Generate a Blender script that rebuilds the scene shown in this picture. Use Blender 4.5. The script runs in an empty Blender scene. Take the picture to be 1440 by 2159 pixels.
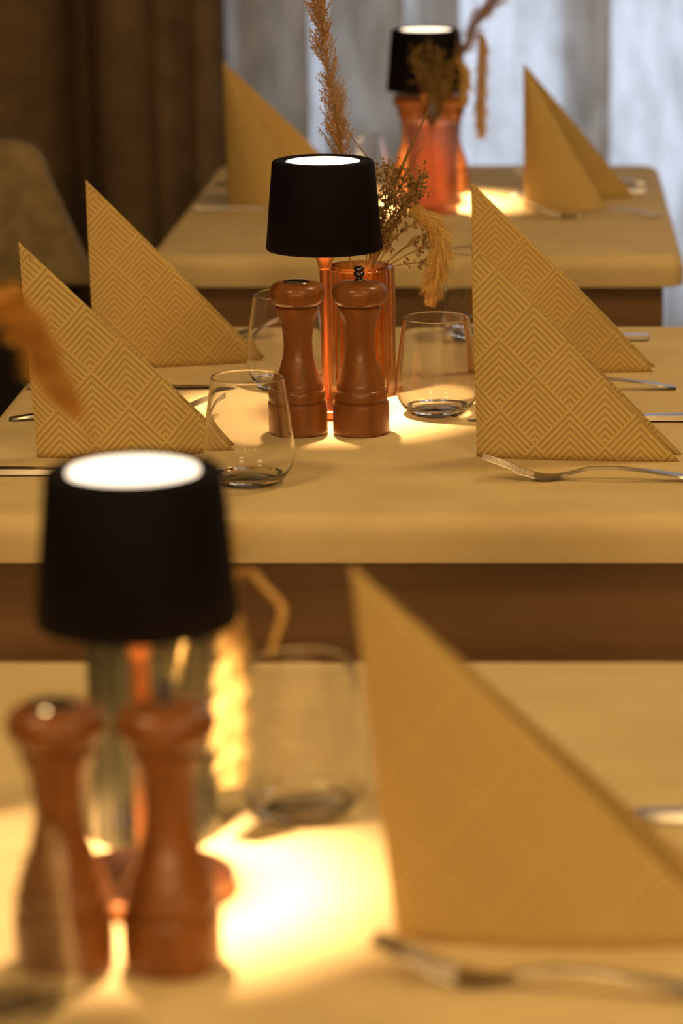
import bpy, bmesh, math, random
from mathutils import Vector, Matrix
PI = math.pi
S = bpy.context.scene
COL = S.collection

# ------------------------------------------------------------------ camera
TOP = 0.75                       # height of every cloth-covered table top
cam = bpy.data.cameras.new('camera')
cam.sensor_fit = 'VERTICAL'; cam.sensor_height = 36.0; cam.sensor_width = 24.0
cam.lens = 108.4
cam.shift_x = -430 / 2159
cam.dof.use_dof = True
cam.dof.focus_distance = 2.90
cam.dof.aperture_fstop = 5.0
cam.clip_start = 0.05
co = bpy.data.objects.new('camera', cam); COL.objects.link(co)
co.location = (0, 0, TOP + 0.63)
co.rotation_euler = (PI / 2 - math.atan(1610 / 6500), 0, 0)
S.camera = co

# ------------------------------------------------------------------ light
S.view_settings.view_transform = 'Standard'
S.view_settings.look = 'None'
S.view_settings.gamma = 1
S.view_settings.use_curve_mapping = False
S.view_settings.exposure = 0.0
SKY = 2.25
CEIL_FILL = 28.0
GLOBE_FILL = 60.0
SPOT = 34.0
world = bpy.data.worlds.new('world'); S.world = world
world.use_nodes = True
bg = world.node_tree.nodes['Background']
bg.inputs[0].default_value = (0.66, 0.78, 1.0, 1)
bg.inputs[1].default_value = SKY
S.cycles.use_denoising = True
S.cycles.max_bounces = 14
S.cycles.transmission_bounces = 12
S.cycles.transparent_max_bounces = 12
S.cycles.sample_clamp_indirect = 6.0
WARM = (1.0, 0.69, 0.29)

# portal in the window opening, helps the daylight sample well
pl = bpy.data.lights.new('window_portal', 'AREA'); pl.shape = 'RECTANGLE'
pl.size = 2.6; pl.size_y = 2.1; pl.cycles.is_portal = True
po = bpy.data.objects.new('window_portal', pl); COL.objects.link(po)
po.location = (0.72, 6.16, 1.35); po.rotation_euler = (-PI / 2, 0, 0)

# ------------------------------------------------------------------ materials
def srgb(r, g, b):
    f = lambda c: (c / 255) / 12.92 if c / 255 <= 0.04045 else ((c / 255 + 0.055) / 1.055) ** 2.4
    return (f(r), f(g), f(b), 1)

def mat(name, col, rough=0.6, metal=0.0, spec=0.5, **kw):
    m = bpy.data.materials.new(name); m.use_nodes = True
    p = m.node_tree.nodes['Principled BSDF']
    p.inputs['Base Color'].default_value = (*col[:3], 1)
    p.inputs['Roughness'].default_value = rough
    p.inputs['Metallic'].default_value = metal
    p.inputs['Specular IOR Level'].default_value = spec
    for k, v in kw.items():
        p.inputs[k].default_value = v
    return m

def N(m, t, **kw):
    n = m.node_tree.nodes.new(t)
    for k, v in kw.items(): setattr(n, k, v)
    return n

def L(m, a, b): m.node_tree.links.new(a, b)

def coords(m, scale=(1, 1, 1), out='Object'):
    tc = N(m, 'ShaderNodeTexCoord'); mp = N(m, 'ShaderNodeMapping')
    mp.inputs['Scale'].default_value = scale
    L(m, tc.outputs[out], mp.inputs['Vector'])
    return mp.outputs['Vector']

def noisy(m, c1, c2, scale=(10, 10, 10), nscale=1.0, detail=4, bump=0.0, lo=0.35, hi=0.65):
    p = m.node_tree.nodes['Principled BSDF']
    v = coords(m, scale)
    n = N(m, 'ShaderNodeTexNoise'); n.inputs['Scale'].default_value = nscale; n.inputs['Detail'].default_value = detail
    L(m, v, n.inputs['Vector'])
    r = N(m, 'ShaderNodeValToRGB')
    r.color_ramp.elements[0].position = lo; r.color_ramp.elements[1].position = hi
    r.color_ramp.elements[0].color = (*c1[:3], 1); r.color_ramp.elements[1].color = (*c2[:3], 1)
    L(m, n.outputs['Fac'], r.inputs['Fac']); L(m, r.outputs['Color'], p.inputs['Base Color'])
    if bump:
        b = N(m, 'ShaderNodeBump'); b.inputs['Strength'].default_value = bump; b.inputs['Distance'].default_value = 0.001
        L(m, n.outputs['Fac'], b.inputs['Height']); L(m, b.outputs['Normal'], p.inputs['Normal'])
    return m

M = {}
# table linen: woven threads seen only close up
m = M['linen'] = mat('table_linen', (0.70, 0.54, 0.30), 0.85, spec=0.15)
noisy(m, (0.66, 0.50, 0.275), (0.74, 0.575, 0.32), (9, 14, 9), 1.0, 5)
p = m.node_tree.nodes['Principled BSDF']
v = coords(m, (1, 1, 1))
w1 = N(m, 'ShaderNodeTexWave', bands_direction='X'); w1.inputs['Scale'].default_value = 260; w1.inputs['Distortion'].default_value = 1.5; w1.inputs['Detail Scale'].default_value = 3
w2 = N(m, 'ShaderNodeTexWave', bands_direction='Y'); w2.inputs['Scale'].default_value = 260; w2.inputs['Distortion'].default_value = 1.5; w2.inputs['Detail Scale'].default_value = 3
L(m, v, w1.inputs['Vector']); L(m, v, w2.inputs['Vector'])
ad = N(m, 'ShaderNodeMath', operation='ADD'); L(m, w1.outputs['Fac'], ad.inputs[0]); L(m, w2.outputs['Fac'], ad.inputs[1])
b = N(m, 'ShaderNodeBump'); b.inputs['Strength'].default_value = 0.25; b.inputs['Distance'].default_value = 0.0006
L(m, ad.outputs[0], b.inputs['Height']); L(m, b.outputs['Normal'], p.inputs['Normal'])

# paper napkin with printed nested chevrons in diamond cells
m = M['napkin'] = mat('napkin_paper', (0.7, 0.5, 0.2), 0.8, spec=0.2)
p = m.node_tree.nodes['Principled BSDF']
uv = N(m, 'ShaderNodeUVMap'); uv.uv_map = 'UVMap'
sx = N(m, 'ShaderNodeSeparateXYZ'); L(m, uv.outputs[0], sx.inputs[0])
def mth(m, op, a, bb=None, c=None):
    n = N(m, 'ShaderNodeMath', operation=op)
    for i, q in enumerate((a, bb, c)):
        if q is None: continue
        if isinstance(q, (int, float)): n.inputs[i].default_value = q
        else: L(m, q, n.inputs[i])
    return n.outputs[0]
CW, CH = 0.064, 0.0655            # width and height of a diamond cell
xx = mth(m, 'DIVIDE', sx.outputs['X'], CW); yy = mth(m, 'DIVIDE', sx.outputs['Y'], -CH)
fu = mth(m, 'FRACT', mth(m, 'ADD', mth(m, 'ADD', yy, xx), 20.35)); fv = mth(m, 'FRACT', mth(m, 'ADD', mth(m, 'SUBTRACT', yy, xx), 20.1))
mn = mth(m, 'MINIMUM', fu, fv)
sn = mth(m, 'SINE', mth(m, 'MULTIPLY', mn, 2 * PI * 10.0))
st = mth(m, 'MULTIPLY_ADD', sn, 1.3, 0.56)
cl = N(m, 'ShaderNodeClamp'); L(m, st, cl.inputs[0])
mx = N(m, 'ShaderNodeMix', data_type='RGBA')
L(m, cl.outputs[0], mx.inputs['Factor'])
mx.inputs['A'].default_value = (0.49, 0.34, 0.13, 1); mx.inputs['B'].default_value = (0.70, 0.52, 0.22, 1)
L(m, mx.outputs['Result'], p.inputs['Base Color'])
# a little light comes through the paper
p.inputs['Transmission Weight'].default_value = 0.0
tr = N(m, 'ShaderNodeBsdfTranslucent'); tr.inputs[0].default_value = (0.7, 0.45, 0.16, 1)
ms = N(m, 'ShaderNodeMixShader'); ms.inputs[0].default_value = 0.16
L(m, p.outputs[0], ms.inputs[1]); L(m, tr.outputs[0], ms.inputs[2])
L(m, ms.outputs[0], m.node_tree.nodes['Material Output'].inputs[0])

M['mill'] = noisy(mat('mill_wood', (0.4, 0.16, 0.05), 0.36, spec=0.35, **{'Coat Weight': 0.2, 'Coat Roughness': 0.12}),
                  (0.165, 0.053, 0.012), (0.275, 0.094, 0.023), (60, 60, 7), 1.0, 5)
M['oak'] = noisy(mat('apron_wood', (0.2, 0.1, 0.04), 0.6), (0.19, 0.095, 0.042), (0.25, 0.13, 0.058), (2, 30, 30), 1.0, 5)
M['shade'] = mat('shade_black', (0.0038, 0.0024, 0.0050), 0.7, spec=0.12)
M['shade_in'] = mat('shade_inner_white', (0.75, 0.72, 0.66), 0.6)
M['copper'] = mat('brushed_copper', (0.85, 0.38, 0.20), 0.32, 1.0)
M['steel'] = mat('steel', (0.36, 0.32, 0.29), 0.27, 1.0)
M['chrome'] = mat('polished_chrome', (0.85, 0.82, 0.78), 0.16, 1.0)
M['darksteel'] = mat('dark_steel', (0.16, 0.14, 0.14), 0.22, 1.0)
M['straw'] = mat('straw', (0.42, 0.25, 0.10), 0.8, spec=0.2)
M['reed'] = mat('reed_seed', (0.62, 0.40, 0.20), 0.85, spec=0.2)
M['fox'] = noisy(mat('foxtail_fluff', (0.78, 0.53, 0.17), 0.8, spec=0.2), (0.66, 0.43, 0.13), (0.98, 0.78, 0.38), (330, 330, 330), 1.0, 2)
M['amberfluff'] = mat('amber_fluff', (0.78, 0.47, 0.12), 0.8, spec=0.2)
M['spray'] = noisy(mat('dried_flower', (0.3, 0.2, 0.08), 0.85), (0.16, 0.11, 0.045), (0.42, 0.26, 0.09), (200, 200, 200), 1.0, 2)
for k in ('reed', 'fox', 'amberfluff', 'straw'):
    m = M[k]; p = m.node_tree.nodes['Principled BSDF']
    t = N(m, 'ShaderNodeBsdfTranslucent'); t.inputs[0].default_value = p.inputs['Base Color'].default_value
    x = N(m, 'ShaderNodeMixShader'); x.inputs[0].default_value = 0.35
    L(m, p.outputs[0], x.inputs[1]); L(m, t.outputs[0], x.inputs[2]); L(m, x.outputs[0], m.node_tree.nodes['Material Output'].inputs[0])

def glass(name, col, tint, refr=0.35, body=None, bodyfac=0.0, ior=1.45):
    """glass walls: part full refraction, part straight-through with a Fresnel sheen, optionally a little cloudy body"""
    m = mat(name, col, 0.0); p = m.node_tree.nodes['Principled BSDF']; out = m.node_tree.nodes['Material Output']
    p.inputs['Transmission Weight'].default_value = 1.0; p.inputs['IOR'].default_value = ior
    t = N(m, 'ShaderNodeBsdfTransparent'); t.inputs[0].default_value = (*tint, 1)
    g = N(m, 'ShaderNodeBsdfGlossy'); g.inputs['Roughness'].default_value = 0.01
    f = N(m, 'ShaderNodeLayerWeight'); f.inputs['Blend'].default_value = 0.16
    a = N(m, 'ShaderNodeMixShader'); L(m, f.outputs['Fresnel'], a.inputs[0]); L(m, t.outputs[0], a.inputs[1]); L(m, g.outputs[0], a.inputs[2])
    b_ = N(m, 'ShaderNodeMixShader'); b_.inputs[0].default_value = refr; L(m, a.outputs[0], b_.inputs[1]); L(m, p.outputs[0], b_.inputs[2]); last = b_
    if body:
        d = N(m, 'ShaderNodeBsdfTranslucent'); d.inputs[0].default_value = (*body, 1)
        c_ = N(m, 'ShaderNodeMixShader'); c_.inputs[0].default_value = bodyfac; L(m, last.outputs[0], c_.inputs[1]); L(m, d.outputs[0], c_.inputs[2]); last = c_
    L(m, last.outputs[0], out.inputs[0]); return m
M['glass'] = glass('clear_glass', (1, 1, 1), (1, 1, 1), 1.0)
M['glass_base'] = glass('clear_glass_base', (1, 1, 1), (.985, .985, .98), 0.0)
M['amber_glass'] = glass('amber_glass', (1.0, .60, .28), (.95, .70, .42), 0.45, (0.9, 0.40, 0.10), 0.12)
M['blush_glass'] = glass('blush_glass', (1.0, .78, .66), (.90, .70, .60), 0.40, (0.7, 0.42, 0.28), 0.04)
M['grey_glass'] = glass('grey_glass', (.62, .66, .66), (.72, .76, .76), 0.45)
M['pane'] = glass('window_glass', (1, 1, 1), (.99, .99, .99), 0.0)

def emis(name, col, s):
    m = bpy.data.materials.new(name); m.use_nodes = True; nt = m.node_tree
    nt.nodes.remove(nt.nodes['Principled BSDF'])
    e = nt.nodes.new('ShaderNodeEmission'); e.inputs[0].default_value = (*col, 1); e.inputs[1].default_value = s
    nt.links.new(e.outputs[0], nt.nodes['Material Output'].inputs[0]); return m
M['diffuser'] = emis('lit_diffuser', (1.0, 0.80, 0.58), 3.2)
M['ceil_fill'] = emis('lit_ceiling_fill', WARM, CEIL_FILL)
M['globe'] = emis('lit_fill_globe', WARM, GLOBE_FILL)

M['wall'] = noisy(mat('wall_plaster', (0.3, 0.22, 0.15), 0.9), (0.26, 0.19, 0.13), (0.32, 0.24, 0.17), (3, 3, 3))
M['ceiling'] = mat('ceiling_plaster', (0.45, 0.38, 0.3), 0.9)
M['floor'] = noisy(mat('floor_boards', (0.06, 0.035, 0.02), 0.45), (0.045, 0.026, 0.015), (0.085, 0.05, 0.028), (12, 1.2, 1), 1.0, 6)
M['frame'] = mat('window_frame_paint', (0.5, 0.45, 0.38), 0.5)
M['uphol'] = noisy(mat('chair_velvet', (0.3, 0.22, 0.12), 0.9), (0.20, 0.145, 0.075), (0.27, 0.195, 0.105), (40, 40, 40))
M['chair_black'] = mat('chair_dark_base', (0.012, 0.008, 0.007), 0.6, spec=0.2)  # near-black tone for the chair's lower back, seat and legs

# drapes
def cloth_mat(name, c1, c2, transl, transp=0.0, sc=(30, 30, 30)):
    m = mat(name, c1, 0.95, spec=0.1); noisy(m, c1, c2, sc, 1.0, 5)
    p = m.node_tree.nodes['Principled BSDF']; out = m.node_tree.nodes['Material Output']
    r = [n for n in m.node_tree.nodes if n.type == 'VALTORGB'][0]
    t = N(m, 'ShaderNodeBsdfTranslucent'); L(m, r.outputs[0], t.inputs[0])
    a = N(m, 'ShaderNodeMixShader'); a.inputs[0].default_value = transl
    L(m, p.outputs[0], a.inputs[1]); L(m, t.outputs[0], a.inputs[2]); last = a
    if transp:
        q = N(m, 'ShaderNodeBsdfTransparent'); bq = N(m, 'ShaderNodeMixShader'); bq.inputs[0].default_value = transp
        L(m, a.outputs[0], bq.inputs[1]); L(m, q.outputs[0], bq.inputs[2]); last = bq
    L(m, last.outputs[0], out.inputs[0]); return m
M['sheer'] = cloth_mat('sheer_linen_curtain', (0.62, 0.60, 0.56), (0.90, 0.885, 0.86), 0.66, 0.0, (26, 26, 9))
M['drape'] = cloth_mat('heavy_brown_drape', (0.20, 0.135, 0.085), (0.27, 0.185, 0.115), 0.16, 0.0, (14, 14, 14))

# ------------------------------------------------------------------ mesh helpers
def link(name, bm, m=None, parent=None, smooth=True, recalc=True):
    me = bpy.data.meshes.new(name)
    if recalc: bmesh.ops.recalc_face_normals(bm, faces=bm.faces)
    bm.to_mesh(me); bm.free()
    o = bpy.data.objects.new(name, me); COL.objects.link(o)
    if m: me.materials.append(M[m])
    if smooth:
        for f in me.polygons: f.use_smooth = True
        try: me.set_sharp_from_angle(angle=math.radians(40))
        except Exception: pass
    if parent: o.parent = parent
    return o

def tag(o, label=None, cat=None, group=None, kind=None):
    if label: o['label'] = label
    if cat: o['category'] = cat
    if group: o['group'] = group
    if kind: o['kind'] = kind
    return o

def empty(name, loc, rz=0):
    o = bpy.data.objects.new(name, None); COL.objects.link(o)
    o.empty_display_size = 0.05
    o.location = loc; o.rotation_euler = (0, 0, rz); return o

def box(bm, lo, hi):
    vs = [bm.verts.new((x, y, z)) for z in (lo[2], hi[2]) for y in (lo[1], hi[1]) for x in (lo[0], hi[0])]
    for f in ((0, 2, 3, 1), (4, 5, 7, 6), (0, 1, 5, 4), (2, 6, 7, 3), (0, 4, 6, 2), (1, 3, 7, 5)):
        bm.faces.new([vs[i] for i in f])

def bevel(bm, w, seg=2):
    bmesh.ops.bevel(bm, geom=list(bm.edges), offset=w, segments=seg, affect='EDGES', profile=0.5)

def lathe(bm, prof, n=48, cx=0, cy=0, rib=0, nrib=0, ribr=None):
    """prof: list of (r, z), open or closed to the axis where r == 0"""
    rings = []
    for i, (r, z) in enumerate(prof):
        if r < 1e-6: rings.append([bm.verts.new((cx, cy, z))]); continue
        ring = []
        amp = rib if (ribr and ribr[0] <= i <= ribr[1]) else 0
        for k in range(n):
            a = 2 * PI * k / n
            rr = r + amp * math.cos(nrib * a)
            ring.append(bm.verts.new((cx + rr * math.cos(a), cy + rr * math.sin(a), z)))
        rings.append(ring)
    for a, b_ in zip(rings, rings[1:]):
        for k in range(n):
            k2 = (k + 1) % n
            if len(a) == 1 and len(b_) == 1: continue
            if len(a) == 1: bm.faces.new((a[0], b_[k2], b_[k]))
            elif len(b_) == 1: bm.faces.new((a[k], a[k2], b_[0]))
            else: bm.faces.new((a[k], a[k2], b_[k2], b_[k]))

def smooth_prof(pts, sub=6):
    """Catmull-Rom through (r, z) points; a point given as (r, z, 's') is a sharp corner"""
    out = []
    n = len(pts)
    for i in range(n - 1):
        p1, p2 = pts[i], pts[i + 1]
        p0 = pts[i - 1] if i > 0 and len(p1) == 2 else p1
        p3 = pts[i + 2] if i + 2 < n and len(p2) == 2 else p2
        for k in range(sub):
            t = k / sub
            q = []
            for c in (0, 1):
                a, b_, cc, d = p0[c], p1[c], p2[c], p3[c]
                q.append(0.5 * (2 * b_ + (cc - a) * t + (2 * a - 5 * b_ + 4 * cc - d) * t * t + (3 * b_ - a - 3 * cc + d) * t ** 3))
            out.append((max(q[0], 0), q[1]))
    out.append(pts[-1][:2])
    return out

def crv(pts, sub=8):
    P = [Vector(p) for p in pts]; out = []
    for i in range(len(P) - 1):
        p0 = P[i - 1] if i else P[i]; p1 = P[i]; p2 = P[i + 1]; p3 = P[i + 2] if i + 2 < len(P) else P[i + 1]
        for k in range(sub):
            t = k / sub
            out.append(0.5 * (2 * p1 + (p2 - p0) * t + (2 * p0 - 5 * p1 + 4 * p2 - p3) * t * t + (3 * p1 - p0 - 3 * p2 + p3) * t ** 3))
    out.append(P[-1]); return out

def tube(bm, pts, r, n=6):
    rings = []
    for i, p in enumerate(pts):
        d = (pts[min(i + 1, len(pts) - 1)] - pts[max(i - 1, 0)]).normalized()
        u = d.cross(Vector((0.3, 0.9, 0.1))).normalized(); v_ = d.cross(u)
        rr = r(i / (len(pts) - 1)) if callable(r) else r
        rings.append([bm.verts.new(p + (u * math.cos(2 * PI * k / n) + v_ * math.sin(2 * PI * k / n)) * rr) for k in range(n)])
    for a, b_ in zip(rings, rings[1:]):
        for k in range(n):
            bm.faces.new((a[k], a[(k + 1) % n], b_[(k + 1) % n], b_[k]))
    bm.faces.new(rings[0][::-1]); bm.faces.new(rings[-1])

def ribbon(bm, secs, th):
    """flat bar along x; secs: (x, y, z, halfwidth[, thickness])"""
    prev = None
    for s in secs:
        x, y, z, w = s[:4]; t = s[4] if len(s) > 4 else th
        q = [bm.verts.new((x, y - w, z + t * 0.25)), bm.verts.new((x, y - w * 0.6, z)), bm.verts.new((x, y + w * 0.6, z)),
             bm.verts.new((x, y + w, z + t * 0.25)), bm.verts.new((x, y + w * 0.8, z + t)), bm.verts.new((x, y - w * 0.8, z + t))]
        if prev:
            for k in range(6): bm.faces.new((prev[k], prev[(k + 1) % 6], q[(k + 1) % 6], q[k]))
        else: bm.faces.new(q[::-1])
        prev = q
    bm.faces.new(prev)

# ------------------------------------------------------------------ room
def struct(name, bm, m, parent=None, smooth=False):
    o = link(name, bm, m, parent, smooth=smooth); 
    if parent is None: o['kind'] = 'structure'
    return o
X0, X1, Y0, Y1, ZC = -2.6, 2.6, -3.4, 6.1, 2.75
def slab(name, lo, hi, m):
    bm = bmesh.new(); box(bm, lo, hi); return struct(name, bm, m)
slab('floor', (X0 - .1, Y0 - .1, -0.1), (X1 + .1, Y1 + .15, 0), 'floor')
slab('ceiling', (X0 - .1, Y0 - .1, ZC), (X1 + .1, Y1 + .15, ZC + 0.1), 'ceiling')
slab('wall_left', (X0 - .1, Y0 - .1, 0), (X0, Y1 + .15, ZC), 'wall')
slab('wall_right', (X1, Y0 - .1, 0), (X1 + .1, Y1 + .15, ZC), 'wall')
slab('wall_front', (X0, Y0 - .1, 0), (X1, Y0, ZC), 'wall')
WX0, WX1, WZ0, WZ1 = -0.57, 2.0, 0.3, 2.4
bm = bmesh.new()
box(bm, (X0, Y1, 0), (WX0, Y1 + .12, ZC)); box(bm, (WX1, Y1, 0), (X1, Y1 + .12, ZC))
box(bm, (WX0, Y1, 0), (WX1, Y1 + .12, WZ0)); box(bm, (WX0, Y1, WZ1), (WX1, Y1 + .12, ZC))
struct('wall_back', bm, 'wall')
bm = bmesh.new()
for lo, hi in (((WX0, Y1 + .03, WZ0), (WX0 + .05, Y1 + .09, WZ1)), ((WX1 - .05, Y1 + .03, WZ0), (WX1, Y1 + .09, WZ1)),
               ((WX0 + .05, Y1 + .03, WZ0), (WX1 - .05, Y1 + .09, WZ0 + .05)), ((WX0 + .05, Y1 + .03, WZ1 - .05), (WX1 - .05, Y1 + .09, WZ1))):
    box(bm, lo, hi)
wf = struct('window_1', bm, 'frame')
bm = bmesh.new(); box(bm, (WX0 + .05, Y1 + .055, WZ0 + .05), (WX1 - .05, Y1 + .061, WZ1 - .05))
link('pane', bm, 'pane', wf, smooth=False)

# sheer curtain: plan path with real S-folds, three layers deep where the photo shows the darker bands
def curtain(name, path, z0, z1, m, seed, sway=0.006, thick=0.0008):
    rnd = random.Random(seed)
    P = crv([(x, y, 0) for x, y in path], 7)
    nz = 14; bm = bmesh.new(); rows = []
    ph = rnd.random() * 6
    for j in range(nz + 1):
        t = j / nz; z = z0 + (z1 - z0) * t; row = []
        for i, q in enumerate(P):
            dx = sway * math.sin(2.1 * t * 3 + i * 0.13 + ph) * (1 - t); dy = sway * math.cos(1.7 * t * 3 + i * 0.21 + ph) * (1 - t)
            row.append(bm.verts.new((q.x + dx, q.y + dy, z)))
        rows.append(row)
    for a, b_ in zip(rows, rows[1:]):
        for k in range(len(a) - 1): bm.faces.new((a[k], a[k + 1], b_[k + 1], b_[k]))
    o = link(name, bm, m)
    return o
Yc = 5.92
sheer = [(-0.70, Yc + .02), (-0.66, Yc - .03), (-0.60, Yc - .04), (-0.52, Yc - .045), (-0.462, Yc - .04), (-0.456, Yc - .015), (-0.50, Yc + .0), (-0.548, Yc + .015), (-0.552, Yc + .03), (-0.50, Yc + .035), (-0.455, Yc + .025)]
# each entry: start and end of a three-layer fold band in x
folds = [(-0.405, -0.275), (-0.235, -0.165), (0.045, 0.115), (0.29, 0.36), (0.50, 0.60), (0.80, 0.88), (1.1, 1.2), (1.45, 1.55), (1.8, 1.9)]
for a, b_ in folds:
    sheer += [(a - 0.03, Yc + .015), ((a + b_) / 2, Yc - .03), (b_, Yc - .035), (b_ + .004, Yc - .02), ((a + b_) / 2, Yc - .005), (a, Yc + .01), (a - .003, Yc + .024), ((a + b_) / 2, Yc + .035), (b_ + .03, Yc + .02)]
sheer += [(1.99, Yc), (2.1, Yc + .02)]
c = curtain('sheer_curtain', sheer, 0.03, 2.62, 'sheer', 3)
tag(c, 'pale sheer linen curtain glowing with daylight over the window', 'curtain')
# heavy drape: soft rounded folds
dp = []
for (x, y) in [(-2.4, .0), (-2.3, -.06), (-2.2, .02), (-2.08, -.06), (-1.98, .02), (-1.86, -.07), (-1.74, .02), (-1.62, -.07), (-1.50, .02), (-1.38, -.08),
               (-1.27, .02), (-1.15, -.07), (-1.03, -.06), (-0.93, -.02), (-0.892, .10), (-0.872, .10), (-0.84, -.04), (-0.79, -.08), (-0.745, -.06), (-0.725, -.01),
               (-0.70, .0), (-0.665, -.03), (-0.65, -.055), (-0.625, -.04), (-0.61, -.005), (-0.60, .02)]:
    dp.append((x, Yc - 0.10 + y))
c = curtain('heavy_drape', dp, 0.02, 2.64, 'drape', 5)
tag(c, 'dark brown heavy drape hanging in deep folds beside the sheer curtain', 'curtain')
bm = bmesh.new(); tube(bm, [Vector((-2.5, Yc - .06, 2.67)), Vector((2.4, Yc - .06, 2.67))], 0.015, 12)
tag(link('curtain_rail', bm, 'darksteel'), 'dark metal rail that both curtains hang from', 'curtain rail')

# unseen round flush lights, added on the ceiling for warm light from above
for i, (x, y, lb) in enumerate([(0.85, 1.0, 'added flush round ceiling light right of the first table'), (-1.1, 1.6, 'added flush round ceiling light left of the first table'), (0.9, 3.4, 'added flush round ceiling light near the right wall')]):
    r = empty('ceiling_fill', (x, y, ZC))
    tag(r, lb, 'ceiling lamp', 'added round ceiling lights')
    bm = bmesh.new(); lathe(bm, [(0, 0), (.27, 0), (.27, -.05), (.25, -.05), (.25, -.03), (0, -.03)], 48); link('housing', bm, 'darksteel', r)
    bm = bmesh.new(); lathe(bm, [(0, -.032), (.249, -.032), (.249, -.045), (0, -.045)], 48); link('diffuser', bm, 'ceil_fill', r)

for x, lb in ((-1.2, 'added glowing globe for frontal light near the left wall'), (0.1, 'added glowing globe for frontal light in the middle'), (1.3, 'added glowing globe for frontal light near the right wall')):  # unseen globes added behind the camera to brighten camera-facing sides
    r = empty('fill_globe', (x, -2.4, ZC)); tag(r, lb, 'added light', 'added globe lights')
    bm = bmesh.new(); tube(bm, [Vector((0, 0, 0)), Vector((0, 0, -.64))], .004, 8); link('cord', bm, 'darksteel', r)
    bm = bmesh.new(); lathe(bm, [(0, 0), (.05, 0), (.05, -.02), (0, -.02)], 24); link('ceiling_rose', bm, 'darksteel', r)
    bm = bmesh.new(); bmesh.ops.create_uvsphere(bm, u_segments=32, v_segments=16, radius=.18, matrix=Matrix.Translation((0, 0, -.82))); link('globe', bm, 'globe', r)

# ------------------------------------------------------------------ tables
TX0, TX1 = -0.53, 0.18
def table(y0, y1, x0, x1, lab, lab2):
    cx, cy = (x0 + x1) / 2, (y0 + y1) / 2; hx, hy = (x1 - x0) / 2, (y1 - y0) / 2
    t = empty('dining_table', (cx, cy, 0)); tag(t, lab, 'table', 'dining tables in a row')
    bm = bmesh.new(); box(bm, (-hx + .008, -hy + .008, TOP - .036), (hx - .008, hy - .008, TOP - .003)); bevel(bm, .014, 5); link('tabletop', bm, 'oak', t)
    bm = bmesh.new(); i = .026
    for lo, hi in (((-hx + i, -hy + i, TOP - .15), (hx - i, -hy + i + .02, TOP - .036)), ((-hx + i, hy - i - .02, TOP - .15), (hx - i, hy - i, TOP - .036)),
                   ((-hx + i, -hy + i + .02, TOP - .15), (-hx + i + .02, hy - i - .02, TOP - .036)), ((hx - i - .02, -hy + i + .02, TOP - .15), (hx - i, hy - i - .02, TOP - .036))):
        box(bm, lo, hi)
    link('apron', bm, 'oak', t, smooth=False)
    for sx_ in (-1, 1):
        for sy in (-1, 1):
            bm = bmesh.new(); X, Y = sx_ * (hx - .075), sy * (hy - .075)
            box(bm, (X - .024, Y - .024, 0), (X + .024, Y + .024, TOP - .036)); bevel(bm, .004); link('leg', bm, 'oak', t)
    # fitted cloth: flat top, rolled edge, short side, open underneath
    R, rc = 0.020, 0.010
    bm = bmesh.new(); rings = []
    def ring(inset, z):
        pts = []
        rr = max(rc + R - inset, 0.002)
        for (qx, qy, a0) in ((1, 1, 0), (-1, 1, 90), (-1, -1, 180), (1, -1, 270)):
            for k in range(5):
                a = math.radians(a0 + 90 * k / 4)
                pts.append(bm.verts.new((qx * (hx - inset - rr) + rr * math.cos(a), qy * (hy - inset - rr) + rr * math.sin(a), z)))
        return pts
    rings.append(ring(0.0035, -.041)); rings.append(ring(0.0015, -.041)); rings.append(ring(0, -.040)); rings.append(ring(0, -R))
    for k in range(1, 7):
        a = PI / 2 * k / 6; rings.append(ring(R * (1 - math.cos(a)), -R + R * math.sin(a)))
    for a, b_ in zip(rings, rings[1:]):
        n = len(a)
        for k in range(n): bm.faces.new((a[k], a[(k + 1) % n], b_[(k + 1) % n], b_[k]))
    bm.faces.new(rings[-1])
    c = link('tablecloth', bm, 'linen'); c.location = (cx, cy, TOP)
    tag(c, lab2, 'tablecloth', 'fitted tablecloths')
table(1.217, 2.117, TX0, TX1, 'brown wooden dining table closest, under the brightest lamp pool', 'beige fitted tablecloth under the big blurred lamp and two blurred mills')
table(2.526, 3.426, -0.54, 0.18, 'brown wooden dining table in the middle of the row', 'beige fitted tablecloth under the four sharp chevron napkins')
table(3.904, 4.806, -0.514, 0.178, 'brown wooden dining table next to the sheer curtain', 'beige fitted tablecloth furthest back, in front of the curtains')

# ------------------------------------------------------------------ lamps
def copy_tree(o, parent=None):
    c_ = o.copy(); COL.objects.link(c_); c_.parent = parent
    for ch in list(o.children): copy_tree(ch, c_)
    return c_

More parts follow.
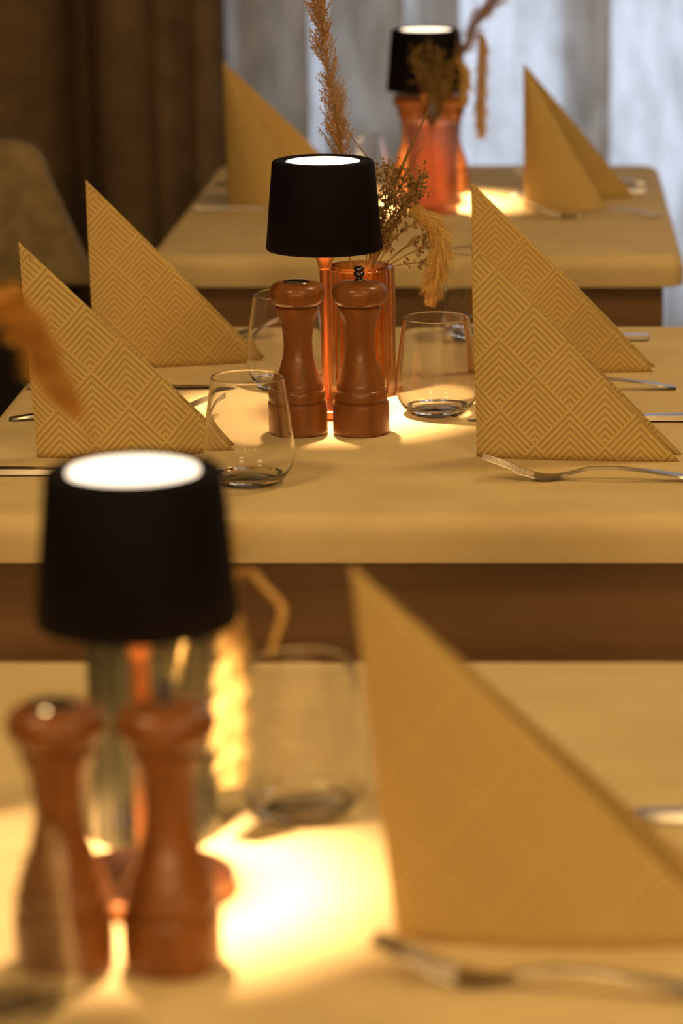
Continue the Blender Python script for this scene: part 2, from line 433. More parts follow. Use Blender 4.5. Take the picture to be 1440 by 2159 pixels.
def make_lamp(h=0.246, rb=0.0565, rt=0.0492, hs=0.086):
    r = empty('table_lamp', (0, 0, TOP))
    bm = bmesh.new(); lathe(bm, smooth_prof([(0, 0, 's'), (.049, 0, 's'), (.05, .002, 's'), (.05, .007), (.047, .0095), (.02, .0105), (.009, .013), (0, .013, 's')], 4), 64)
    link('base', bm, 'copper', r)
    zb = h - hs
    bm = bmesh.new(); lathe(bm, smooth_prof([(0, .012, 's'), (.0055, .012, 's'), (.0052, .03), (.0052, zb - .03), (.0062, zb - .020), (.0080, zb - .011), (.0120, zb - .001), (.0140, zb + .010), (.0145, zb + .018, 's'), (0, zb + .018, 's')], 4), 32)
    link('stem', bm, 'copper', r)
    bm = bmesh.new()
    ri = 0.0362
    lathe(bm, [(rb - .0022, zb + .001), (rb - .0008, zb), (rb, zb + .0012), (rt, h - .0022), (rt - .0012, h - .0006), (rt - .003, h), (ri + .002, h), (ri, h - .0012), (ri, h - .004), (rt - .0035, h - .006), (rb - .0022, zb + .001)], 72)
    s = link('lamp_shade', bm, 'shade', r)
    # white inside the shade
    bm = bmesh.new(); lathe(bm, [(rb - .0028, zb + .002), (rt - .0038, h - .0068), (0, h - .0068)], 72)
    l_ = link('shade_lining', bm, 'shade_in', r, recalc=False); l_['label'] = 'white lining inside the black shade'
    bm = bmesh.new(); lathe(bm, [(0, h - .0012), (ri - .0006, h - .0012), (ri - .0006, h - .004), (0, h - .004)], 64)
    d = link('light_diffuser', bm, 'diffuser', r); d['label'] = 'glowing round disc in the top of the shade'
    bm = bmesh.new(); lathe(bm, [(0.0, h - .0075), (.02, h - .0075), (.02, h - .013), (0.0, h - .013)], 32)
    link('lamp_socket', bm, 'steel', r)
    ld = bpy.data.lights.new('lamp_glow', 'SPOT'); ld.energy = SPOT; ld.color = (1.0, 0.66, 0.34)
    ld.spot_size = math.radians(81); ld.spot_blend = 1.0; ld.shadow_soft_size = 0.008
    lo = bpy.data.objects.new('lamp_glow', ld); COL.objects.link(lo); lo.location = (0, 0, h - .015); lo.parent = r
    # ring of light beside the socket: offset so the stem does not block it
    return r
lamp0 = make_lamp()
lamps = [(-0.2138, 2.958, 'small table lamp with black shade behind the sharp mills on middle table'),
         (-0.2265, 1.650, 'big blurred black-shaded lamp on the nearest table'),
         (-0.1685, 4.380, 'black-shaded lamp on the far table behind dried grasses')]
for i, (x, y, lb) in enumerate(lamps):
    o = lamp0 if i == 0 else copy_tree(lamp0)
    o.location = (x, y, TOP); tag(o, lb, 'lamp', 'black table lamps')

# ------------------------------------------------------------------ mills
def mill_profile():
    # body from base to collar (metres, radius / height)
    return smooth_prof([(0, 0, 's'), (.0255, 0, 's'), (.0265, .0012, 's'), (.0267, .004), (.0267, .029, 's'), (.0262, .0304, 's'), (.0240, .0310, 's'), (.0240, .0322, 's'),
                        (.0250, .0328, 's'), (.0255, .0370), (.0248, .0412), (.0232, .0430, 's'), (.0226, .0445, 's'), (.0232, .0458, 's'), (.0226, .0490), (.0208, .0540), (.0172, .0640), (.0146, .0740), (.0135, .0840),
                        (.0140, .0950), (.0160, .1070), (.0185, .1140), (.0199, .1175, 's'), (.0204, .1190, 's'), (.0204, .1206, 's'), (.0194, .1214, 's'), (0, .1214, 's')], 5)
def head_profile(flat):
    t = .1455
    return smooth_prof([(0, .1214, 's'), (.0185, .1214, 's'), (.0192, .1222), (.0238, .1264), (.0262, .1330), (.0251, .1392), (.0199, .1436), (.012, t - .0006), (0.009, t, 's'), (0, t, 's')], 6)
def make_mill(kind):
    r = empty('pepper_mill' if kind == 'pepper' else 'salt_shaker', (0, 0, TOP))
    bm = bmesh.new(); lathe(bm, mill_profile(), 56); link('body', bm, 'mill', r)
    bm = bmesh.new(); lathe(bm, head_profile(0), 56); link('head', bm, 'mill', r)
    if kind == 'pepper':
        bm = bmesh.new()
        lathe(bm, smooth_prof([(0, .1452, 's'), (.0048, .1452, 's'), (.0050, .1465), (.0032, .1480), (.0030, .1492), (.0052, .1510), (.0054, .1530), (.0040, .1546, 's'), (.0046, .1556), (.0050, .1572), (.0036, .1588), (0, .1592, 's')], 4), 24)
        k = link('knob', bm, 'darksteel', r); k['label'] = 'dark metal screw knob on top'
    else:
        bm = bmesh.new()
        lathe(bm, smooth_prof([(0, .1440, 's'), (.0132, .1440, 's'), (.0133, .1447), (.010, .1465), (.005, .1474), (0, .1476, 's')], 4), 40)
        k = link('cap', bm, 'chrome', r); k['label'] = 'polished metal cap with pouring holes'
        bm = bmesh.new()
        for j in range(6):
            a = j * PI / 3; lathe(bm, [(0, .1468), (.0009, .1468), (.0009, .1473), (0, .1473)], 8, .0052 * math.cos(a), .0052 * math.sin(a))
        link('hole', bm, 'shade', k)
    return r
salt, pep = make_mill('salt'), make_mill('pepper')
ML = [('s', -0.2331, 2.857, 'wooden salt shaker with metal cap left of the sharp pepper mill'),
      ('p', -0.1746, 2.857, 'sharp wooden pepper mill with dark knob in front of amber vase'),
      ('s', -0.2562, 1.541, 'blurred wooden salt shaker on nearest table, left of its pair'),
      ('p', -0.1990, 1.541, 'blurred wooden pepper mill on nearest table beside the bright light pool'),
      ('s', -0.1950, 4.487, 'small wooden salt shaker behind the far vase, left one'),
      ('p', -0.1375, 4.487, 'small wooden pepper mill behind the far vase, right one')]
u = {'s': 0, 'p': 0}
for k, x, y, lb in ML:
    src = salt if k == 's' else pep
    o = src if u[k] == 0 else copy_tree(src); u[k] += 1
    o.location = (x, y, TOP); o.rotation_euler.z = random.Random(int(y * 10)).random() * 6
    tag(o, lb, 'salt shaker' if k == 's' else 'pepper mill', 'wooden salt shakers' if k == 's' else 'wooden pepper mills')

# ------------------------------------------------------------------ napkins
def napkin(lb, sp, ef, eb, lean, bulge_f=0.006, bulge_b=0.004, h=0.199, nose=0.006, grp='chevron napkins folded into cones'):
    """sp: spine on the table, ef / eb: where the front and back wing end on the table, lean: apex offset"""
    sp, ef, eb = Vector((*sp, 0)), Vector((*ef, 0)), Vector((*eb, 0))
    bm = bmesh.new(); uvl = bm.loops.layers.uv.new('UVMap')
    apex0 = sp + Vector((lean[0], lean[1], h))
    nt, nr = 22, 26
    def wing(e, bulge, side):
        d = (e - sp); ln = d.length; d.normalize(); nrm = Vector((d.y, -d.x, 0)) * (1 if side == 'f' else -1)
        pts = []
        for i in range(nt + 1):
            t = i / nt
            q = sp + d * ln * t + nrm * (bulge * math.sin(PI * min(t, 1)) + nose * math.sqrt(max(0, min(1, t / .10))) * (1 - t) ** 1.5)
            pts.append(q)
        return pts
    F, B = wing(ef, bulge_f, 'f'), wing(eb, bulge_b, 'b')
    def layer(off, r0):
        gl = B[::-1] + F[1:]
        # arclength
        s = [0]
        for a, b_ in zip(gl, gl[1:]): s.append(s[-1] + (b_ - a).length)
        s0 = s[len(B) - 1]
        rows = []
        for j in range(nr + 1):
            r = r0 + (1 - r0) * j / nr; row = []
            for i, g in enumerate(gl):
                # inward offset for the second sheet
                gi = g
                if off:
                    a = gl[max(i - 1, 0)]; b_ = gl[min(i + 1, len(gl) - 1)]; tt = (b_ - a).normalized(); gi = g + Vector((-tt.y, tt.x, 0)) * off
                q = apex0 + (gi - apex0) * r
                sag = 0.0015 * math.sin(PI * r) * (abs(s[i] - s0) / 0.18) ** 2
                q = q + Vector((0, 0, sag))
                row.append((bm.verts.new(q), ((s[i] - s0) * r, h * (1 - r))))
            rows.append(row)
        for a, b_ in zip(rows, rows[1:]):
            for k in range(len(a) - 1):
                quad = (a[k], a[k + 1], b_[k + 1], b_[k])
                if (quad[0][0].co - quad[1][0].co).length < 1e-7:
                    quad = (a[k], b_[k + 1], b_[k])
                try: f = bm.faces.new([q[0] for q in quad])
                except ValueError: continue
                for lp, q in zip(f.loops, quad): lp[uvl].uv = q[1]
    layer(0, 0.004)
    o = link('cone_napkin', bm, 'napkin', recalc=True)
    o.data.transform(Matrix.Translation(-sp)); o.location = (sp.x, sp.y, TOP + .0004)
    md = o.modifiers.new('layers', 'SOLIDIFY'); md.thickness = 0.0022; md.offset = -1 ; md.use_quality_normals = True
    tag(o, lb, 'napkin', grp)
    return o
napkin('sharp chevron napkin standing front right on middle table, fork before it', (-0.0629, 2.755), (0.122, 2.733), (0.125, 2.765), (-0.0041, 0), 0.004)
napkin('sharp chevron napkin standing behind the front right one, middle table', (-0.0740, 3.146), (0.112, 3.150), (0.115, 3.178), (-0.0023, 0), 0.004)
napkin('chevron napkin front left on middle table with blurred amber seed head before it', (-0.4653, 2.752), (-0.288, 2.776), (-0.290, 2.800), (-0.0093, 0), 0.008)
napkin('chevron napkin back left on middle table, its peak against the dark drape', (-0.4712, 3.164), (-0.300, 3.200), (-0.300, 3.222), (-0.0028, 0), 0.003)
napkin('big blurred napkin cone at right on the nearest table', (-0.0816, 1.580), (0.107, 1.566), (0.104, 1.640), (-0.0220, 0), 0.011, 0.006, h=.21)
napkin('blurred napkin cone right of the far lamp, wings spread open', (-0.0303, 4.3455), (0.088, 4.290), (0.128, 4.440), (-0.0009, 0), 0.030, 0.006, h=.202, nose=.012)
napkin('blurred napkin cone left on the far table against the brown drape', (-0.4514, 4.365), (-0.322, 4.290), (-0.268, 4.470), (-0.003, 0), 0.020, 0.006, h=.202, nose=.012)

# ------------------------------------------------------------------ tumblers
def make_tumbler():
    out = smooth_prof([(0, .0030, 's'), (.012, .0026), (.020, .0008), (.024, 0), (.0275, .0018), (.0338, .0080), (.0388, .0175), (.0405, .029), (.0396, .043), (.0363, .068), (.0330, .089), (.0322, .0946, 's')], 6)
    inn = smooth_prof([(.0310, .0946, 's'), (.0318, .089), (.0351, .068), (.0384, .043), (.0392, .029), (.0374, .0178), (.0322, .0092), (.0255, .0046), (.019, .0042), (0, .0056, 's')], 6)
    rim = [(.0319, .0954), (.0313, .0954)]
    bm = bmesh.new(); lathe(bm, out + rim + inn, 72)
    o = link('tumbler', bm, 'glass'); o.data.materials.append(M['glass_base'])
    for f in o.data.polygons:
        if f.center.z < .0070 and math.hypot(f.center.x, f.center.y) < .0300: f.material_index = 1
    return o
tb = make_tumbler()
for i, (x, y, lb) in enumerate([(-0.2611, 2.651, 'stemless glass in front of the sharp salt shaker, front left of middle table'),
        (-0.1055, 2.943, 'clear stemless glass right of the mills on middle table'),
        (-0.2630, 3.074, 'stemless glass half hidden behind the sharp salt shaker'),
        (-0.0747, 3.352, 'stemless glass under the hanging foxtail, mostly behind the right napkins'),
        (-0.1476, 1.782, 'blurred stemless glass between nearest lamp and big napkin'),
        (-0.2780, 1.473, 'blurred stemless glass in front of the nearest salt shaker'),
        (-0.2640, 4.3926, 'blurred stemless glass on the far table, seen above the middle lamp')]):
    o = tb if i == 0 else tb.copy()
    if i: COL.objects.link(o)
    o.location = (x, y, TOP + .0003); o.rotation_euler.z = i
    tag(o, lb, 'glass', 'stemless drinking glasses')

# ------------------------------------------------------------------ vases
def vase(x, y, m, lb, r=.034, h=.130):
    out = smooth_prof([(0, .0, 's'), (r - .004, .0, 's'), (r - .001, .0015), (r, .005), (r, h * .5), (r, h - .008), (r - .0015, h - .003, 's'), (r - .004, h, 's')], 5)
    inn = smooth_prof([(r - .0052, h - .0005, 's'), (r - .0042, h - .006), (r - .0036, h * .5), (r - .0036, .016), (r - .007, .011), (0, .010, 's')], 5)
    bm = bmesh.new(); lathe(bm, out + inn, 160, rib=.0007, nrib=32, ribr=(10, len(out) - 6))
    o = link('ribbed_vase', bm, m); o.location = (x, y, TOP + .0003)
    tag(o, lb, 'vase', 'ribbed glass vases'); return o
vase(-0.1848, 3.040, 'amber_glass', 'ribbed amber glass vase behind the sharp pepper mill')
vase(-0.2335, 1.745, 'grey_glass', 'blurred grey glass vase behind the nearest mills', r=.0365)
vase(-0.1576, 4.288, 'blush_glass', 'blurred ribbed blush vase in front of the far mills', r=.035, h=.125)

# ------------------------------------------------------------------ cutlery
def fork(x0, y0, x1, y1, lb, up=.019):
    """tines at (x0,y0), handle end at (x1,y1)"""
    d = Vector((x1 - x0, y1 - y0)); Ln = d.length; a = math.atan2(d.y, d.x)
    r = empty('fork', (x0, y0, TOP), a)
    bm = bmesh.new(); th = .0022
    def zz(s):
        k = [(0, up), (.018, up * .72), (.036, up * .28), (.050, .0015), (.060, .0005), (.075, .004), (.095, .0095), (.115, .0105), (.14, .0085), (.17, .0045), (Ln, .0005)]
        for (a0, b0), (a1, b1) in zip(k, k[1:]):
            if s <= a1: t = (s - a0) / (a1 - a0); return b0 + (b1 - b0) * (t * t * (3 - 2 * t) * .35 + t * .65)
        return .0005
    secs = []
    wp = [(.046, .0118), (.054, .0122), (.062, .0108), (.070, .0070), (.078, .0040), (.095, .0029), (.12, .0031), (.15, .0045), (Ln - .02, .0068), (Ln - .004, .0062), (Ln, .0035)]
    for s, w in wp: secs.append((s, 0, zz(s), w, .0026 if s > .07 else th))
    ribbon(bm, secs, th); link('handle', bm, 'steel', r)
    bm = bmesh.new()
    for j in range(4):
        yj = (j - 1.5) * .0062
        ribbon(bm, [(s, yj * (.92 + .08 * s / .048), zz(s), .0009 + .0012 * min(1, s / .02), .0018) for s in (0, .006, .014, .024, .034, .042, .048)], .0018)
    link('tines', bm, 'steel', r)
    tag(r, lb, 'fork', 'steel forks'); return r
def knife(x0, y0, x1, y1, lb):
    """blade tip at (x0,y0), handle end at (x1,y1)"""
    d = Vector((x1 - x0, y1 - y0)); Ln = d.length; a = math.atan2(d.y, d.x)
    r = empty('table_knife', (x0, y0, TOP), a)
    bm = bmesh.new(); ribbon(bm, [(0, .004, .0006, .0008, .001), (.012, .002, .0006, .0055, .0012), (.035, 0, .0006, .0088, .0015), (.09, 0, .0008, .0092, .0018), (.105, 0, .0012, .006, .003)], .0015); link('blade', bm, 'steel', r)
    bm = bmesh.new(); ribbon(bm, [(.104, 0, .0004, .0050, .0045), (.12, 0, .0004, .0052, .0055), (.16, 0, .0004, .0066, .0062), (Ln - .006, 0, .0004, .0082, .0066), (Ln - .001, 0, .0004, .0078, .0062), (Ln, 0, .001, .0062, .0045)], .006); link('handle', bm, 'steel', r)
    tag(r, lb, 'knife', 'steel table knives'); return r
fork(-0.0560, 2.668, 0.137, 2.655, 'steel fork with raised tines before the front right sharp napkin')
knife(-0.0754, 2.905, 0.140, 2.908, 'steel knife between the two right napkins, middle table, its handle at right')
fork(-0.0600, 3.060, 0.132, 3.058, 'steel fork poking out behind the front right napkin slope')
knife(-0.1000, 3.330, 0.1134, 3.327, 'steel knife handle beyond the back right napkin of middle table')
fork(-0.3165, 2.938, -0.5174, 2.910, 'steel fork passing behind the front left napkin, tines raised')
knife(-0.2900, 2.680, -0.5050, 2.680, 'steel knife in front of the front left napkin, beside blurred lamp top')
fork(-0.2950, 3.345, -0.4950, 3.338, 'steel fork tips beyond the back left napkin')
knife(-0.3150, 3.066, -0.5250, 3.064, 'steel knife between the two left napkins of middle table')
fork(-0.0913, 1.527, 0.110, 1.483, 'large blurred fork below the nearest napkin')
knife(-0.0900, 1.768, 0.1250, 1.765, 'blurred knife beyond the nearest napkin at right')
fork(-0.0420, 4.575, 0.1520, 4.560, 'blurred fork at the rear of the far table behind its right napkin')
fork(-0.0250, 4.235, 0.1590, 4.235, 'blurred fork in front of the far right napkin')
knife(-0.0500, 4.455, 0.1480, 4.470, 'blurred knife just behind the far right napkin')
knife(-0.2850, 4.305, -0.4934, 4.305, 'blurred knife before the far left napkin')
fork(-0.2900, 4.560, -0.4900, 4.550, 'blurred fork beyond the far left napkin')

# ------------------------------------------------------------------ dried plants
def at(P, t):
    f = t * (len(P) - 1); i = min(int(f), len(P) - 2); return P[i].lerp(P[i + 1], f - i), (P[i + 1] - P[i]).normalized()
def leaf(bm, a, d, ln, w, bend=0.0, nrm=None, seg=3):
    """a small tapering blade with a ridge, so it has depth"""
    u = d.cross(nrm if nrm else Vector((0.2, 1, 0.3))).normalized(); n = u.cross(d).normalized(); prev = None
    for k in range(seg + 1):
        t = k / seg; c_ = a + d * ln * t + Vector((0, 0, -bend * ln * t * t)); ww = w * math.sin(PI * (0.18 + 0.80 * t)) 
        q = [bm.verts.new(c_ - u * ww), bm.verts.new(c_ + n * ww * .5), bm.verts.new(c_ + u * ww)]
        if prev:
            bm.faces.new((prev[0], prev[1], q[1], q[0])); bm.faces.new((prev[1], prev[2], q[2], q[1]))
        prev = q
def rdir(rnd):
    while True:
        v_ = Vector((rnd.uniform(-1, 1), rnd.uniform(-1, 1), rnd.uniform(-1, 1)))
        if .1 < v_.length < 1: return v_.normalized()
def plume(name, pts, seed, m, lb, cat, t0=0.35, width=.012, n=110, seedlen=.004, sr=.0009, grp='dried grasses'):
    """reed panicle: side branchlets that carry many small seeds"""
    rnd = random.Random(seed); P = crv(pts, 8); o0 = P[0].copy()
    r = empty(name, o0)
    bm = bmesh.new(); tube(bm, [p_ - o0 for p_ in P], lambda t: sr * (1.1 - .75 * t), 6); link('stem', bm, 'straw', r)
    bm = bmesh.new()
    for i in range(n):
        t = t0 + (1 - t0) * (i / n); p_, d = at(P, t); k = (t - t0) / (1 - t0)
        env = (.75 + .35 * rnd.random() + .18 * math.sin(k * 31)) * (1.05 - .45 * k)
        side = rdir(rnd); side = (side - d * side.dot(d)).normalized()
        bl = width * env * (1.2 + rnd.random() * .9)
        bd = (d * 1.5 + side * .8).normalized()
        for j in range(9):
            s = (j + .5) / 9; q = p_ + bd * bl * 2.0 * s + Vector((0, 0, -.20 * bl * s * s)) - o0
            dd = (bd + rdir(rnd) * .75).normalized()
            leaf(bm, q, dd, seedlen * rnd.uniform(.7, 1.3), .00060, .1, rdir(rnd), 2)
        tube(bm, [p_ - o0, p_ + bd * bl * 2.0 + Vector((0, 0, -.20 * bl)) - o0], .00022, 3)
    link('seed_head', bm, m, r, recalc=False)
    tag(r, lb, cat, grp); return r
def foxtail(name, pts, seed, m, lb, cat, t0=0.3, rad=.008, n=2600, sr=.0008, prof=None, hair=.00036, grp='dried grasses'):
    """arching tail made of many fine bristles"""
    rnd = random.Random(seed); P = crv(pts, 8); o0 = P[0].copy(); r = empty(name, o0)
    bm = bmesh.new(); tube(bm, [p_ - o0 for p_ in P], lambda t: sr * (1.1 - .5 * t), 6); link('stem', bm, 'straw', r)
    bm = bmesh.new()
    prof = prof or (lambda k: math.sin(PI * (0.10 + 0.82 * k)) ** .6)
    core = [at(P, t0 + (1 - t0) * k / 24) for k in range(25)]
    tube(bm, [c_[0] - o0 for c_ in core], lambda t: rad * .16 * prof(t) + .0001, 8)
    for i in range(n):
        k = rnd.random(); p_, d = at(P, t0 + (1 - t0) * k); side = rdir(rnd); side = (side - d * side.dot(d)).normalized()
        ln = rad * prof(k) * rnd.uniform(.45, 1.5) * (1 + .22 * math.sin(k * 37 + side.x * 3))
        leaf(bm, p_ + side * rad * .15 - o0, (side + d * .9).normalized(), ln * 1.2, hair, .25, d, 2)
    link('bristles', bm, m, r, recalc=False)
    tag(r, lb, cat, grp); return r
def spray(name, root, tips, seed, lb, m='spray', spread=.010, nb=34, grp='dried grasses', sr=.0006):
    """twiggy cluster with tiny florets"""
    rnd = random.Random(seed); o0 = Vector(root); r = empty(name, o0); bs = bmesh.new(); bf = bmesh.new()
    for tp in tips:
        tp = Vector(tp); mid = o0.lerp(tp, .55) + Vector((rnd.uniform(-.006, .006), rnd.uniform(-.006, .006), .004))
        P = crv([o0, mid, tp], 8); tube(bs, [p_ - o0 for p_ in P], sr, 4)
        for j in range(nb):
            t = rnd.uniform(.55, 1.0); p_, d = at(P, t); e = p_ + (rdir(rnd) + d * .4) * spread * rnd.uniform(.3, 1.25)
            tube(bs, [p_ - o0, (p_ + e) / 2 - o0 + rdir(rnd) * .0012, e - o0], .00018, 3)
            for q in range(3):
                c_ = e - o0 + rdir(rnd) * .0016
                bmesh.ops.create_icosphere(bf, subdivisions=1, radius=rnd.uniform(.0006, .0013), matrix=Matrix.Translation(c_) @ Matrix.Scale(1.5, 4, rdir(rnd)))
    link('twigs', bs, 'straw', r); link('florets', bf, m, r)
    tag(r, lb, 'dried flowers', grp); return r
def blade(name, pts, w, lb, seed=1, m='straw'):
    P = crv(pts, 6); o0 = P[0].copy(); bm = bmesh.new(); prev = None
    for i, p_ in enumerate(P):
        t = i / (len(P) - 1); ww = w * (0.25 + .75 * math.sin(PI * (.08 + .84 * t)))
        q = [bm.verts.new(p_ - o0 + v_) for v_ in (Vector((-ww, 0, 0)), Vector((0, -ww * .7, ww * .3)), Vector((ww, 0, 0)), Vector((0, ww * .25, 0)))]
        if prev:
            for k in range(4): bm.faces.new((prev[k], prev[(k + 1) % 4], q[(k + 1) % 4], q[k]))
        prev = q
    o = link(name, bm, m); o.location = o0; tag(o, lb, 'dried grass', 'dried grasses'); return o

# middle vase
plume('dried_reed', [(-0.192, 3.045, 0.772), (-0.1955, 3.055, 0.88), (-0.1985, 3.06, 0.9435), (-0.2018, 3.06, 0.9862), (-0.2061, 3.06, 1.0144), (-0.2112, 3.06, 1.0473), (-0.2175, 3.06, 1.0892), (-0.2203, 3.06, 1.117), (-0.2236, 3.06, 1.1401), (-0.225, 3.06, 1.156)],
      11, 'reed', 'tall feathery brown reed rising behind the middle lamp shade', 'dried reed', t0=.30, width=.0088, n=420, seedlen=.0046)
foxtail('foxtail_grass', [(-0.180, 3.035, 0.772), (-0.172, 3.02, 0.885), (-0.1628, 3.0, 0.9147), (-0.1486, 3.0, 0.9343), (-0.1337, 3.0, 0.9400), (-0.1184, 3.0, 0.9351), (-0.1078, 3.0, 0.924), (-0.1034, 3.0, 0.9053), (-0.1059, 3.0, 0.8865), (-0.1111, 3.0, 0.8676), (-0.1131, 3.0, 0.8480)],
        12, 'fox', 'golden fluffy foxtail arching down over the glass right of the mills', 'foxtail grass', t0=.40, rad=.0125, n=4200, prof=lambda k: (0.35 + .65 * math.sin(PI * min(1, .05 + k * 1.0)) ** .7) * (1 if k < .9 else (1 - k) * 10 * .6 + .4))
spray('dried_flower_spray', (-0.178, 3.025, 0.87), [(-0.1677, 3.02, 0.9773), (-0.1536, 3.01, 0.986), (-0.1444, 3.02, 0.980), (-0.1342, 3.02, 0.9726), (-0.1221, 3.01, 0.974), (-0.118, 3.02, 0.980), (-0.1516, 3.01, 0.9633), (-0.14, 3.0, 0.9539), (-0.1267, 3.02, 0.9539), (-0.1605, 3.0, 0.9398), (-0.1362, 3.01, 0.9398), (-0.1545, 3.0, 0.9216), (-0.155, 3.0, 0.9081)],
      13, 'bushy dried flower sprig right beside the middle lamp shade', spread=.0085, nb=42)
spray('dried_twig', (-0.172, 3.03, 0.872), [(-0.125, 2.99, 0.932), (-0.101, 3.02, 0.918), (-0.110, 3.0, 0.922), (-0.115, 3.0, 0.905), (-0.117, 3.0, 0.89)], 14, 'thin flowering twig tangled along the golden foxtail', spread=.006, nb=16)
blade('grass_blade', [(-0.178, 3.035, 0.775), (-0.1715, 3.03, 0.905), (-0.1498, 3.03, 0.9572), (-0.1378, 3.03, 0.9877), (-0.1258, 3.03, 1.0134), (-0.114, 3.03, 1.0366)], .0016, 'longer pale grass blade slanting up before the far vase')
blade('grass_blade', [(-0.181, 3.03, 0.775), (-0.1664, 3.03, 0.910), (-0.1451, 3.03, 0.9572), (-0.1308, 3.03, 0.983), (-0.1199, 3.03, 1.0003)], .0009, 'shorter thin grass blade slanting beside the longer one')
blade('grass_blade', [(-0.183, 3.04, 0.775), (-0.1690, 3.045, 0.90), (-0.1695, 3.05, 0.9639), (-0.1763, 3.05, 0.9851), (-0.1878, 3.05, 1.0015), (-0.1979, 3.05, 1.0156)], .0008, 'dark thin stalk leaning left behind the middle shade')
# front vase
foxtail('foxtail_grass', [(-0.236, 1.745, 0.772), (-0.2345, 1.735, 0.8915), (-0.2454, 1.72, 0.9538), (-0.2576, 1.72, 0.9929), (-0.2702, 1.72, 1.0179), (-0.2804, 1.72, 1.0344), (-0.2878, 1.72, 1.0536), (-0.2978, 1.72, 1.0699), (-0.3082, 1.72, 1.0781), (-0.325, 1.72, 1.0790)],
        21, 'amberfluff', 'blurred amber seed head drooping left above the nearest lamp', 'foxtail grass', t0=.40, rad=.0120, n=3600, hair=.0006)
foxtail('foxtail_grass', [(-0.225, 1.745, 0.772), (-0.2199, 1.735, 0.8915), (-0.2018, 1.72, 0.9206), (-0.1870, 1.72, 0.9186), (-0.1814, 1.72, 0.9029), (-0.1814, 1.72, 0.8801), (-0.1822, 1.72, 0.8571), (-0.1834, 1.72, 0.8339), (-0.1838, 1.72, 0.8107), (-0.1839, 1.72, 0.7951)],
        22, 'fox', 'blurred fluffy tail glowing in the nearest lamp light', 'foxtail grass', t0=.47, rad=.0098, n=3200)
blade('grass_blade', [(-0.228, 1.74, 0.772), (-0.210, 1.72, 0.8787), (-0.1836, 1.7, 0.9149), (-0.1705, 1.7, 0.9253), (-0.1599, 1.7, 0.9141), (-0.1507, 1.7, 0.9028), (-0.1537, 1.7, 0.8887), (-0.1581, 1.7, 0.8745)], .0026, 'blurred bent grass leaf right of the nearest shade', m='fox')
blade('grass_blade', [(-0.232, 1.74, 0.772), (-0.206, 1.71, 0.8872), (-0.1805, 1.7, 0.9309), (-0.1764, 1.7, 0.9457), (-0.1618, 1.7, 0.9508), (-0.1456, 1.7, 0.9508)], .0024, 'blurred grass leaf curling right above the bent one', m='fox')
spray('dried_flower_spray', (-0.222, 1.735, 0.872), [(-0.182, 1.70, 0.955), (-0.176, 1.70, 0.938), (-0.181, 1.70, 0.968), (-0.172, 1.70, 0.925)], 23, 'blurred dried sprig just right of the nearest shade', spread=.007, nb=16)
# far vase
plume('dried_reed', [(-0.160, 4.30, 0.772), (-0.1594, 4.31, 0.8585), (-0.1488, 4.31, 0.8981), (-0.132, 4.31, 0.9376), (-0.1086, 4.31, 0.9868), (-0.092, 4.31, 1.0161), (-0.0722, 4.31, 1.0421), (-0.059, 4.31, 1.0616), (-0.05, 4.31, 1.075)],
      31, 'reed', 'blurred feathery reed rising right of the far lamp', 'dried reed', t0=.42, width=.0095, n=300, seedlen=.006, sr=.0016)
foxtail('foxtail_grass', [(-0.155, 4.30, 0.772), (-0.1553, 4.30, 0.8717), (-0.1319, 4.31, 0.9442), (-0.1086, 4.31, 0.9868), (-0.0941, 4.31, 0.9998), (-0.0876, 4.31, 0.9835), (-0.0881, 4.31, 0.9508), (-0.0902, 4.31, 0.9113), (-0.0898, 4.31, 0.8783), (-0.0902, 4.31, 0.8550)],
        32, 'fox', 'blurred long tail hanging straight down right of the far lamp', 'foxtail grass', t0=.50, rad=.0100, n=1800, hair=.0006)
foxtail('foxtail_grass', [(-0.156, 4.295, 0.772), (-0.155, 4.295, 0.8729), (-0.1383, 4.28, 0.9387), (-0.1249, 4.28, 0.9616), (-0.1132, 4.28, 0.9518), (-0.1107, 4.28, 0.9321), (-0.1154, 4.28, 0.9031)],
        33, 'fox', 'blurred short tail bending over the edge of the far shade', 'foxtail grass', t0=.5, rad=.0085, n=1200, hair=.0006)
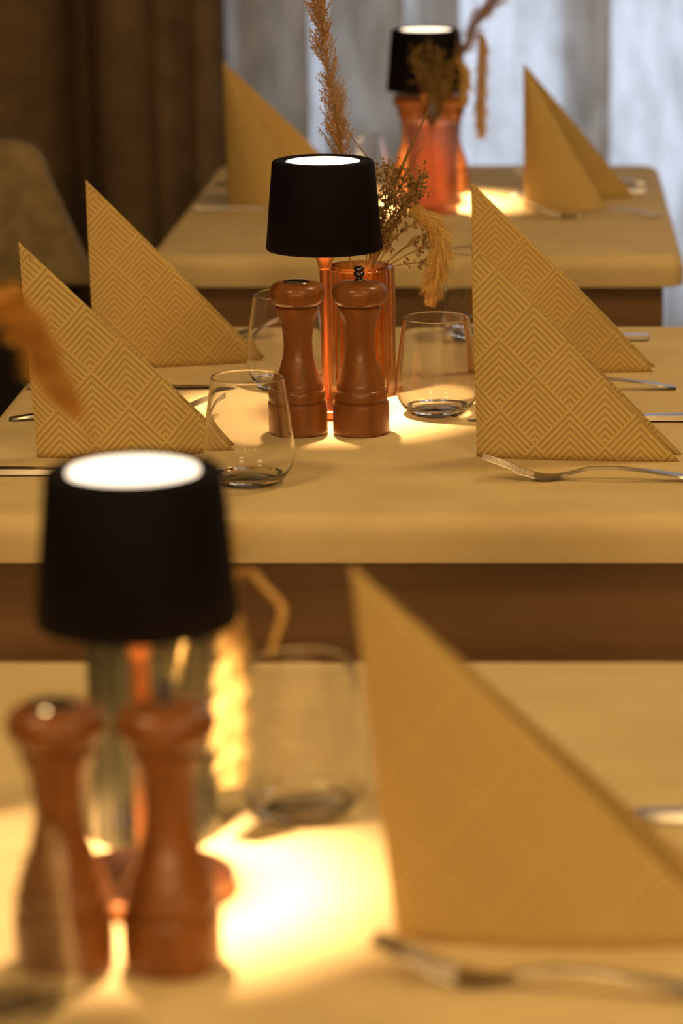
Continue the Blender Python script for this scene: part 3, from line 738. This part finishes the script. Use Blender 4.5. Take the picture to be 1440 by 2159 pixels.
spray('dried_flower_spray', (-0.160, 4.29, 0.86), [(-0.1728, 4.27, 0.965), (-0.1803, 4.27, 0.975), (-0.1579, 4.27, 0.984), (-0.1449, 4.27, 0.9752), (-0.1302, 4.27, 0.9604), (-0.1267, 4.27, 0.9408), (-0.1615, 4.27, 0.9442), (-0.150, 4.27, 0.955), (-0.14, 4.27, 0.925), (-0.157, 4.27, 0.92), (-0.148, 4.27, 0.90)],
      34, 'blurred bushy dried bouquet sprig before the far lamp shade', spread=.012, nb=40, sr=.0011)

# ------------------------------------------------------------------ chair
ch = empty('upholstered_chair', (-0.93, 4.12, 0)); tag(ch, 'beige upholstered chair back left of the far table, black below', 'chair')
def back_panel(hw_top, hw_bot, z0, z1, th, corner, m, nm):
    """gently curved backrest: wide below, narrower above, rounded upper corners"""
    outline = [(-hw_bot, z0), (hw_bot, z0)]
    for k in range(9):
        a = PI / 2 * k / 8; outline.append((hw_top - corner + corner * math.cos(a), z1 - corner * .9 + corner * .9 * math.sin(a)))
    for k in range(9):
        a = PI / 2 + PI / 2 * k / 8; outline.append((-hw_top + corner + corner * math.cos(a), z1 - corner * .9 + corner * .9 * math.sin(a)))
    bm = bmesh.new(); rings = []
    cz = (z0 + z1) / 2
    for (ins, y) in ((.03, -th / 2), (.008, -th / 2 + .008), (0, -th / 2 + .02), (0, th / 2 - .02), (.008, th / 2 - .008), (.03, th / 2)):
        r_ = []
        for (x, z) in outline:
            f = 1 - ins / hw_bot; xx_ = x * f; zz_ = cz + (z - cz) * (1 - ins / ((z1 - z0) / 2))
            r_.append(bm.verts.new((xx_, y, zz_)))
        rings.append(r_)
    for a, b_ in zip(rings, rings[1:]):
        n = len(a)
        for k in range(n): bm.faces.new((a[k], a[(k + 1) % n], b_[(k + 1) % n], b_[k]))
    bm.faces.new(rings[0][::-1]); bm.faces.new(rings[-1])
    return link(nm, bm, m, ch)
back_panel(.262, .325, .676, .872, .07, .05, 'uphol', 'backrest')
o = back_panel(.30, .27, .44, .700, .05, .02, 'chair_black', 'lower_back'); o['label'] = 'black lower back below the beige pad'
bm = bmesh.new(); box(bm, (-.26, .05, .37), (.26, .50, .47)); bevel(bm, .03, 3); link('seat', bm, 'chair_black', ch)
for sx_, sy in ((.22, .10), (-.22, .10), (.22, .45), (-.22, .45)):
    bm = bmesh.new(); lathe(bm, [(0, 0), (.011, 0), (.018, .38), (0, .38)], 16, sx_, sy); link('leg', bm, 'chair_black', ch)
